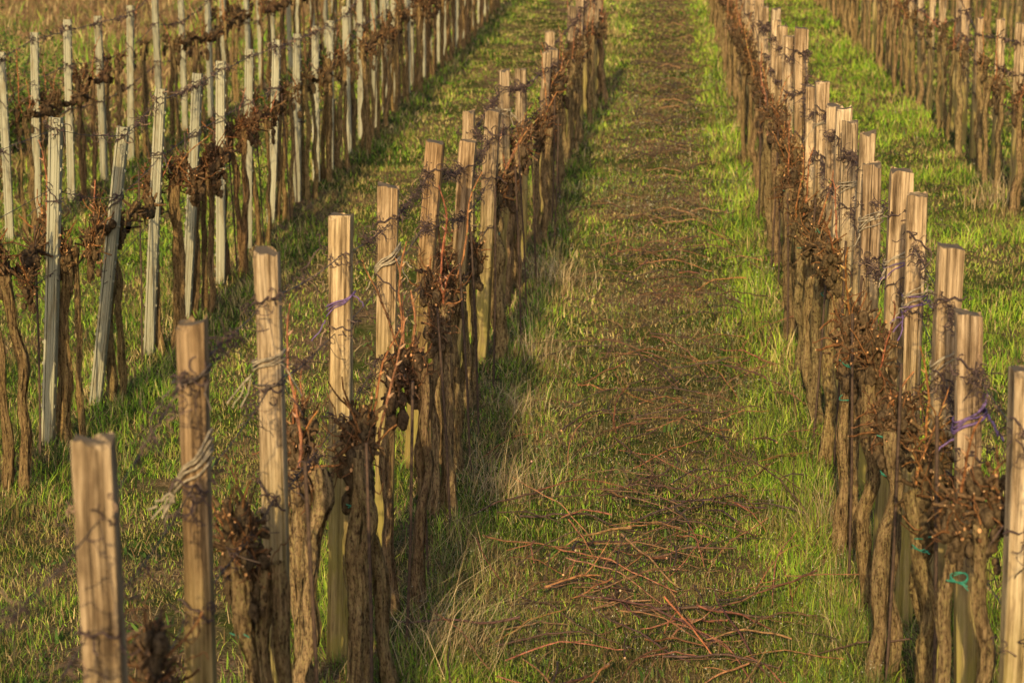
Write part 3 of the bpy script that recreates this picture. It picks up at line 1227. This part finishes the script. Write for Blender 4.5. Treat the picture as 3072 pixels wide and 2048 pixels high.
vine_gaps('B', base_sorted(B)[5:], .095, 0, .90, (1, 2, 2), (1, 2, 2, 3), .45, (1.05, .97, .84), 17, .036, (.09, ), 1.25, pre=((-1.05, 4.05), (-1.06, 4.95), (-1.125, 6.1), (-.925, 6.2), (-.93, 7.25), (-.94, 8.35), (-.97, 9.0)))
vine_gaps('C', base_sorted(Cc), -.115, 0, .90, (1, 2, 2), (1, 2, 2), .5, (1.05, .97, .82), 17, .042, (.3,), 1.3)
vine_gaps('A', A, .10, .02, 1.0, (2, 3, 3), (0, 1, 2, 2), 0, (1.05, .90, .72), 14, .052, (.12,), 9, pre=((-3.0, 8.7),))
vine_gaps('E', Er, .09, .02, 1.0, (2, 2, 3), (1, 2, 3), 0, (1.0, .86, .7), 10, .055, (.12,), 9)
vine_gaps('D', D, -.10, 0, .93, (1, 2, 2), (1, 2), 0, (1.15, 1.05, .88), 10, .045, (.3,), 2.6)
vine_gaps('G', G, -.08, 0, .93, (2, 1), (1, 2), 0, (1.0, .9, .8), 10, .05, (.3,), 2.6)

# thin iron rods beside the vines
rb = MB()
rb.tube([(0, 0, -.1), (.004, 0, .5), (-.003, 0, 1.1)], .0055, 6, cap=(None, (1, 1, 1)))
RODM = rb.build('iron_rod', M['rod'], link=False)
for key, y0, y1, sp, x_of in (('A', 9.2, 26, .62, lambda y: -3.02), ('B', 5.0, 17, .85, lambda y: xB(y) + .17), ('C', 5.6, 17, .9, lambda y: .76)):
    y = y0
    while y < y1:
        x = x_of(y) + random.uniform(-.05, .05)
        if inframe(x, y, .1):
            o = mk('iron_rod', RODM, None, (x, y, gzf(x, y)), (random.uniform(-.03, .03), random.uniform(-.05, .05), 0), (1, 1, random.uniform(.85, 1.05)))
            tag(o, 'thin rusty iron rod standing among the vine trunks of ' + ROWNAME[key], 'rod', 'iron rods of ' + ROWNAME[key])
        y += sp * random.uniform(.7, 1.3)


# ------------------------------------------------------------------ wires and tendrils
def add_curl(mb, p0, rs, r, L, sides=3):
    n = 13
    d = rs.normal(0, 1, 3)
    d /= np.linalg.norm(d)
    k = rs.uniform(.12, .75)
    ax = rs.normal(0, 1, 3)
    ax /= np.linalg.norm(ax)
    p = [np.array(p0)]
    for q in range(n - 1):
        d = d * math.cos(k) + np.cross(ax, d) * math.sin(k) + ax * np.dot(ax, d) * (1 - math.cos(k)) + np.array([0, 0, -.06])
        d /= np.linalg.norm(d)
        k = k * 1.04
        p.append(p[-1] + d * L / n)
    c = np.array((.085, .055, .05)) if rs.random() < .85 else np.array((.26, .17, .11))
    mb.tube(p, r, sides, c * rs.uniform(.5, 1.3))


LEVEL = ['top', 'middle', 'lower']


def wires(key, levels, tend, y_near, dxs=(0, 0, 0)):
    P = posts[key]
    tb = MB()
    rs = np.random.default_rng(ord(key))
    for li, lv in enumerate(levels):
        pts = []
        P0 = P[0]
        if y_near < P0[1]:
            x, y, zt, lean, w, zg, _ = P0
            pts.append((x - (lean * .5) + dxs[li], y_near, zt - lv - .05))
        for (x, y, zt, lean, w, zg, _) in P:
            cx = x - lean * lv / (zt - zg)
            side = (w * .5 + .004) * (1 if rs.random() < .5 else -1)
            pts.append((cx + rs.uniform(-w * .3, w * .3), y - w * .5 - .004, zt - lv + rs.uniform(-.025, .025)))
        pts = sorted(pts, key=lambda q: q[1])
        # subdivide with small sag
        fine = []
        for a, b in zip(pts[:-1], pts[1:]):
            a, b = np.array(a), np.array(b)
            m = 5
            for q in range(m):
                u = q / m
                s = 4 * u * (1 - u)
                fine.append(a * (1 - u) + b * u + np.array([0, 0, -.012 * s]) + rs.normal(0, .0018, 3))
        fine.append(np.array(pts[-1]))
        fine = np.array(fine)
        mb = MB()
        mb.tube(fine, np.maximum(.0017, .00018 * fine[:, 1]), 5)
        o = mb.build('trellis_wire', M['wire'])
        tag(o, '%s wire strung along the posts of %s' % (LEVEL[li], ROWNAME[key]), 'wire', 'trellis wires')
        # tendrils
        dens = tend[li]
        for a, b in zip(fine[:-1], fine[1:]):
            if a[1] > 30:
                break
            seg = np.linalg.norm(b - a)
            amt = dens * seg * (.3 + 2.4 * max(0, vnoise(a[1], li * 7 + ord(key), .35, 3) - .42) * 2)
            amt *= 1 if a[1] < 13 else .5
            for q in range(rs.poisson(amt)):
                u = rs.random()
                p0 = a * (1 - u) + b * u + rs.normal(0, .005, 3)
                add_curl(tb, p0, rs, max(.0016, .00019 * p0[1]) * rs.uniform(.7, 1.3), rs.uniform(.03, .11))
        for (x, y, zt, lean, w, zg, _) in P:
            if y > 26:
                break
            cx = x - lean * lv / (zt - zg)
            for q in range(rs.poisson(dens * .16)):
                p0 = np.array([cx + rs.choice((-1, 1)) * w * .5 + rs.normal(0, .012), y - w * .45 + rs.normal(0, .012), zt - lv + rs.normal(0, .015)])
                add_curl(tb, p0, rs, max(.0017, .0002 * y) * rs.uniform(.7, 1.5), rs.uniform(.03, .12))
            if rs.random() < .9 and dens > 8:   # a twist lying across the post face
                u = np.linspace(-1, 1, 9)
                sl = rs.uniform(-.05, .03)
                p = np.column_stack([cx + u * w * .62, np.full(9, y - w * .52) + .004 * np.cos(u * 6), zt - lv + sl * u + .006 * np.sin(u * 7)])
                tb.tube(p, max(.0032, .00028 * y), 4, (.06, .04, .038))
    if tb.n:
        o = tb.build('dried_tendrils', M['tendril'])
        tag(o, 'dark dried vine tendrils curled around the wires of ' + ROWNAME[key], 'tendrils', kind='stuff')


wires('A', (.05, .37, .75), (60, 22, 8), 7.5)
wires('B', (.13, .38, .68), (75, 45, 30), 2.6)
wires('C', (.16, .42, .72), (75, 60, 38), 3.5)
wires('D', (.16, .42, .72), (60, 50, 30), 14)
wires('E', (.06, .38, .75), (70, 30, 15), 13)
wires('G', (.16, .42), (40, 30), 21)


# ------------------------------------------------------------------ pruned canes on the ground
def ground_cane_mesh(i, L=None, thick=1.0, curve=None):
    rs = np.random.default_rng(1300 + i)
    mb = MB()
    L = L or rs.uniform(.16, .60)
    n = int(L / .06) + 3
    kz = curve if curve is not None else rs.normal(0, .06)
    d = np.array([1., 0, rs.uniform(-.05, .3)])
    ang = 0
    p = [np.array([0, 0, rs.uniform(.0, .03)])]
    for q in range(n):
        ang += kz + rs.normal(0, .055)
        zd = rs.normal(0, .07) + (.14 if q < n * .45 else -.14)
        dd = np.array([math.cos(ang), math.sin(ang), zd])
        dd /= np.linalg.norm(dd)
        p.append(p[-1] + dd * L / n)
    p = np.array(p)
    p[:, 2] = np.maximum(p[:, 2], .006)
    p -= p.mean(0) * np.array([1, 1, 0])
    r0 = rs.uniform(.0021, .0040) * thick
    P, Rr, Cl = [], [], []
    dark = rs.random() < .38
    base = np.array((.11, .07, .05)) if dark else np.array((.33, .18, .085)) * rs.uniform(.5, 1.25)
    m = len(p)
    for k in range(m - 1):
        f = 1 - .45 * k / m
        P += [p[k], p[k] * .82 + p[k + 1] * .18]
        Rr += [r0 * 1.35 * f, r0 * f]
        Cl += [base * .7, base * rs.uniform(.8, 1.2)]
    P.append(p[-1]); Rr.append(r0 * .5); Cl.append(base)
    mb.tube(P, Rr, 6, np.array(Cl), ((.55, .38, .22), (.5, .33, .2)))
    for s in range(rs.integers(0, 3)):
        k = rs.integers(1, m - 1)
        a = rs.choice((-1, 1)) * rs.uniform(.5, 1.1)
        dd = p[min(k + 1, m - 1)] - p[k]
        dd /= np.linalg.norm(dd)
        d2 = np.array([dd[0] * math.cos(a) - dd[1] * math.sin(a), dd[0] * math.sin(a) + dd[1] * math.cos(a), rs.uniform(0, .6)])
        q = cane_pts(rs, rs.uniform(.06, .22), 4, 0, .12, d2)
        mb.tube(p[k] + q, np.linspace(r0 * .6, r0 * .4, len(q)), 4, base * .9)
    return mb.build('pruned_cane', M['cane'], link=False)


GCM = [ground_cane_mesh(i) for i in range(36)]
GL = 'thin reddish-brown pruned cane lying among many others on the central grass strip'
GG = 'pruned canes on the central strip'


def cane_density(x, y):
    band = .35 + .5 * vnoise(.35 * x + .3 * y, y, .6, 33) + .5 * (vnoise(x, y, .4, 35) > .55)
    return np.exp(-((x - .05 + .05 * np.sin(y)) / .50) ** 2) * band


cnt = 0
tries = 0
while cnt < 285 and tries < 6000:
    tries += 1
    y = 5.9 * (14.5 / 5.9) ** random.random()
    x = random.uniform(-.8, .8)
    if random.random() > float(cane_density(np.array(x), np.array(y))):
        continue
    s = random.uniform(.7, 1.15)
    tl = random.gauss(0, .12) if random.random() < .62 else random.uniform(.2, .6) * random.choice((-1, 1))
    o = mk('pruned_cane', GCM[random.randrange(36)], None, (x, y, gzf(x, y) + random.uniform(.04, .08) + .13 * abs(math.sin(tl)) * s), (random.uniform(-.15, .15), tl, random.uniform(0, 6.283)), (s, s, s * 1.1))
    o.color = (random.uniform(.8, 1.2), random.uniform(.75, 1.0), random.uniform(.7, 1.1), 1)
    tag(o, GL, 'cane', GG)
    cnt += 1

# prominent ones
def special_cane(i, L, thick, curve, x, y, rot, tilt, z, label, tint=(1.15, 1, .9)):
    me = ground_cane_mesh(i, L, thick, curve)
    o = mk('pruned_cane', me, None, (x, y, gzf(x, y) + z), (0, tilt, rot), None, tint)
    tag(o, label, 'cane', 'prominent pruned canes')


special_cane(901, .60, 2.1, -.01, .20, 7.20, R(4), 0, .05, 'thickest orange-brown cane lying level across the lower centre of the grass strip')
special_cane(902, .55, 1.3, .13, -.48, 7.75, R(-58), .10, .07, 'long curved cane with a pale cut end rising at left of the prunings')
special_cane(903, .65, 1.15, .02, -.36, 7.1, R(-62), .0, .04, 'straight thin cane running down toward the camera at lower left of the prunings')
special_cane(904, .24, 1.6, .0, -.33, 7.42, R(28), -.1, .05, 'short stout straight orange cane crossing the curved one near its foot')
special_cane(905, .55, 1.1, .01, .02, 7.85, R(52), -.1, .05, 'long straight cane slanting up to the right in the middle of the prunings')
special_cane(906, .5, 1.1, .05, .42, 9.3, R(60), -.1, .05, 'arched cane reaching toward the right wooden row beside the soil mound')

# distant and small prunings as one mass
mb = MB()
rs = np.random.default_rng(77)
srcs = []
for i in range(8):
    me = GCM[i]
    v = np.empty(len(me.vertices) * 3)
    me.vertices.foreach_get('co', v)
    fl = [list(p.vertices) for p in me.polygons]
    c = np.empty(len(me.vertices) * 4)
    me.color_attributes['Col'].data.foreach_get('color', c)
    srcs.append((v.reshape(-1, 3), fl, c.reshape(-1, 4)[:, :3]))
cnt = 0
while cnt < 850:
    y = 6.0 * (44 / 6.0) ** rs.random()
    right = rs.random() < .14
    x = rs.normal(1.9, .35) if right else rs.normal(0, .36)
    if not right and rs.random() > float(cane_density(np.array(x), np.array(y))) + (.3 if y > 14 else 0):
        continue
    v, fl, c = srcs[rs.integers(0, 8)]
    a = rs.uniform(0, 6.283)
    s = rs.uniform(.25, .75) if y < 14 else rs.uniform(.5, 1.1)
    ca, sa = math.cos(a) * s, math.sin(a) * s
    t = 1 if y < 14 else min(2.2, y / 13)
    w = np.column_stack([v[:, 0] * ca - v[:, 1] * sa + x, v[:, 0] * sa + v[:, 1] * ca + y, v[:, 2] * s * t])
    w[:, 2] += gz(w[:, 0], w[:, 1]) + .02
    mb.add(w, fl, c * rs.uniform(.45, 1.1))
    cnt += 1
o = mb.build('pruning_debris', M['cane'])
tag(o, 'tangle of small and distant vine prunings lying up the middle of the grass strips', 'prunings', kind='stuff')


# ------------------------------------------------------------------ shrub at upper left
def shrub(x, y, w, h, n, label):
    z = gzf(x, y)
    root = bpy.data.objects.new('shrub', None)
    COL.objects.link(root)
    root.location = (x, y, z)
    rs = np.random.default_rng(int(abs(x * 10)))
    st = MB()
    tips = []
    for k in range(26):
        a = rs.random() * 6.28
        d = (math.cos(a) * .45, math.sin(a) * .45, 1)
        p = cane_pts(rs, h * rs.uniform(.6, 1.05), 8, 1, .16, d)
        st.tube(p, np.linspace(.016, .005, len(p)), 5, (.09, .06, .04))
        for q in p[2:]:
            tips.append(q)
    st.build('stem', M['cane'], root)
    tips = np.array(tips)
    c = tips[rs.integers(0, len(tips), n)] + rs.normal(0, .11, (n, 3)) * np.array([w, w, 1])
    c[:, 2] = np.clip(c[:, 2], .05, None)
    off = rs.normal(0, 1, (n, 3, 3))
    off /= np.linalg.norm(off, axis=2, keepdims=True)
    V = (c[:, None] + off * rs.uniform(.015, .035, (n, 1, 1))).reshape(-1, 3)
    col = np.array([[.07, .13, .02], [.13, .20, .03], [.20, .25, .05], [.05, .09, .02]])[rs.integers(0, 4, n)] * rs.uniform(.7, 1.3, (n, 1))
    f = fastmesh('foliage', V, np.arange(n * 3).reshape(-1, 3), np.repeat(col, 3, 0), M['grass'])
    f.parent = root
    tag(root, label, 'shrub')


shrub(-6.5, 18.8, .8, 1.35, 9000, 'green leafy shrub behind the rear metal row at the left edge')


# ------------------------------------------------------------------ camera, light, world
cam = bpy.data.cameras.new('camera')
co = bpy.data.objects.new('camera', cam)
COL.objects.link(co)
cam.sensor_width = 36
cam.lens = 4600 / 2352 * 36
co.location = (0, 0, 2.5)
co.rotation_euler = (R(90 - 11.118), 0, YAW)
cam.clip_end = 3000
cam.dof.use_dof = True
cam.dof.focus_distance = 8.6
cam.dof.aperture_fstop = 5.0
scene.camera = co

SEL, SAZ = 21.0, 4.5      # sun height; degrees to the left of straight behind the camera
sun = bpy.data.lights.new('sun', 'SUN')
sun.energy = 5.0
sun.angle = R(.55)
sun.color = (1, .76, .39)
so = bpy.data.objects.new('sun', sun)
COL.objects.link(so)
d = Vector((math.sin(R(SAZ)) * math.cos(R(SEL)), math.cos(R(SAZ)) * math.cos(R(SEL)), -math.sin(R(SEL))))
so.rotation_euler = d.to_track_quat('-Z', 'Y').to_euler()
wd = bpy.data.worlds.new('World')
scene.world = wd
wd.use_nodes = True
nt = wd.node_tree
bg = nt.nodes['Background']
sky = nt.nodes.new('ShaderNodeTexSky')
sky.sky_type = 'NISHITA'
sky.sun_disc = False
sky.sun_elevation = R(SEL)
sky.sun_rotation = R(180 + SAZ)
sky.dust_density = 3.0
nt.links.new(sky.outputs[0], bg.inputs[0])
bg.inputs[1].default_value = .15
scene.view_settings.view_transform = 'Standard'
scene.view_settings.look = 'None'
scene.view_settings.exposure = 0
scene.render.engine = 'CYCLES'
scene.cycles.use_denoising = True
scene.cycles.max_bounces = 5
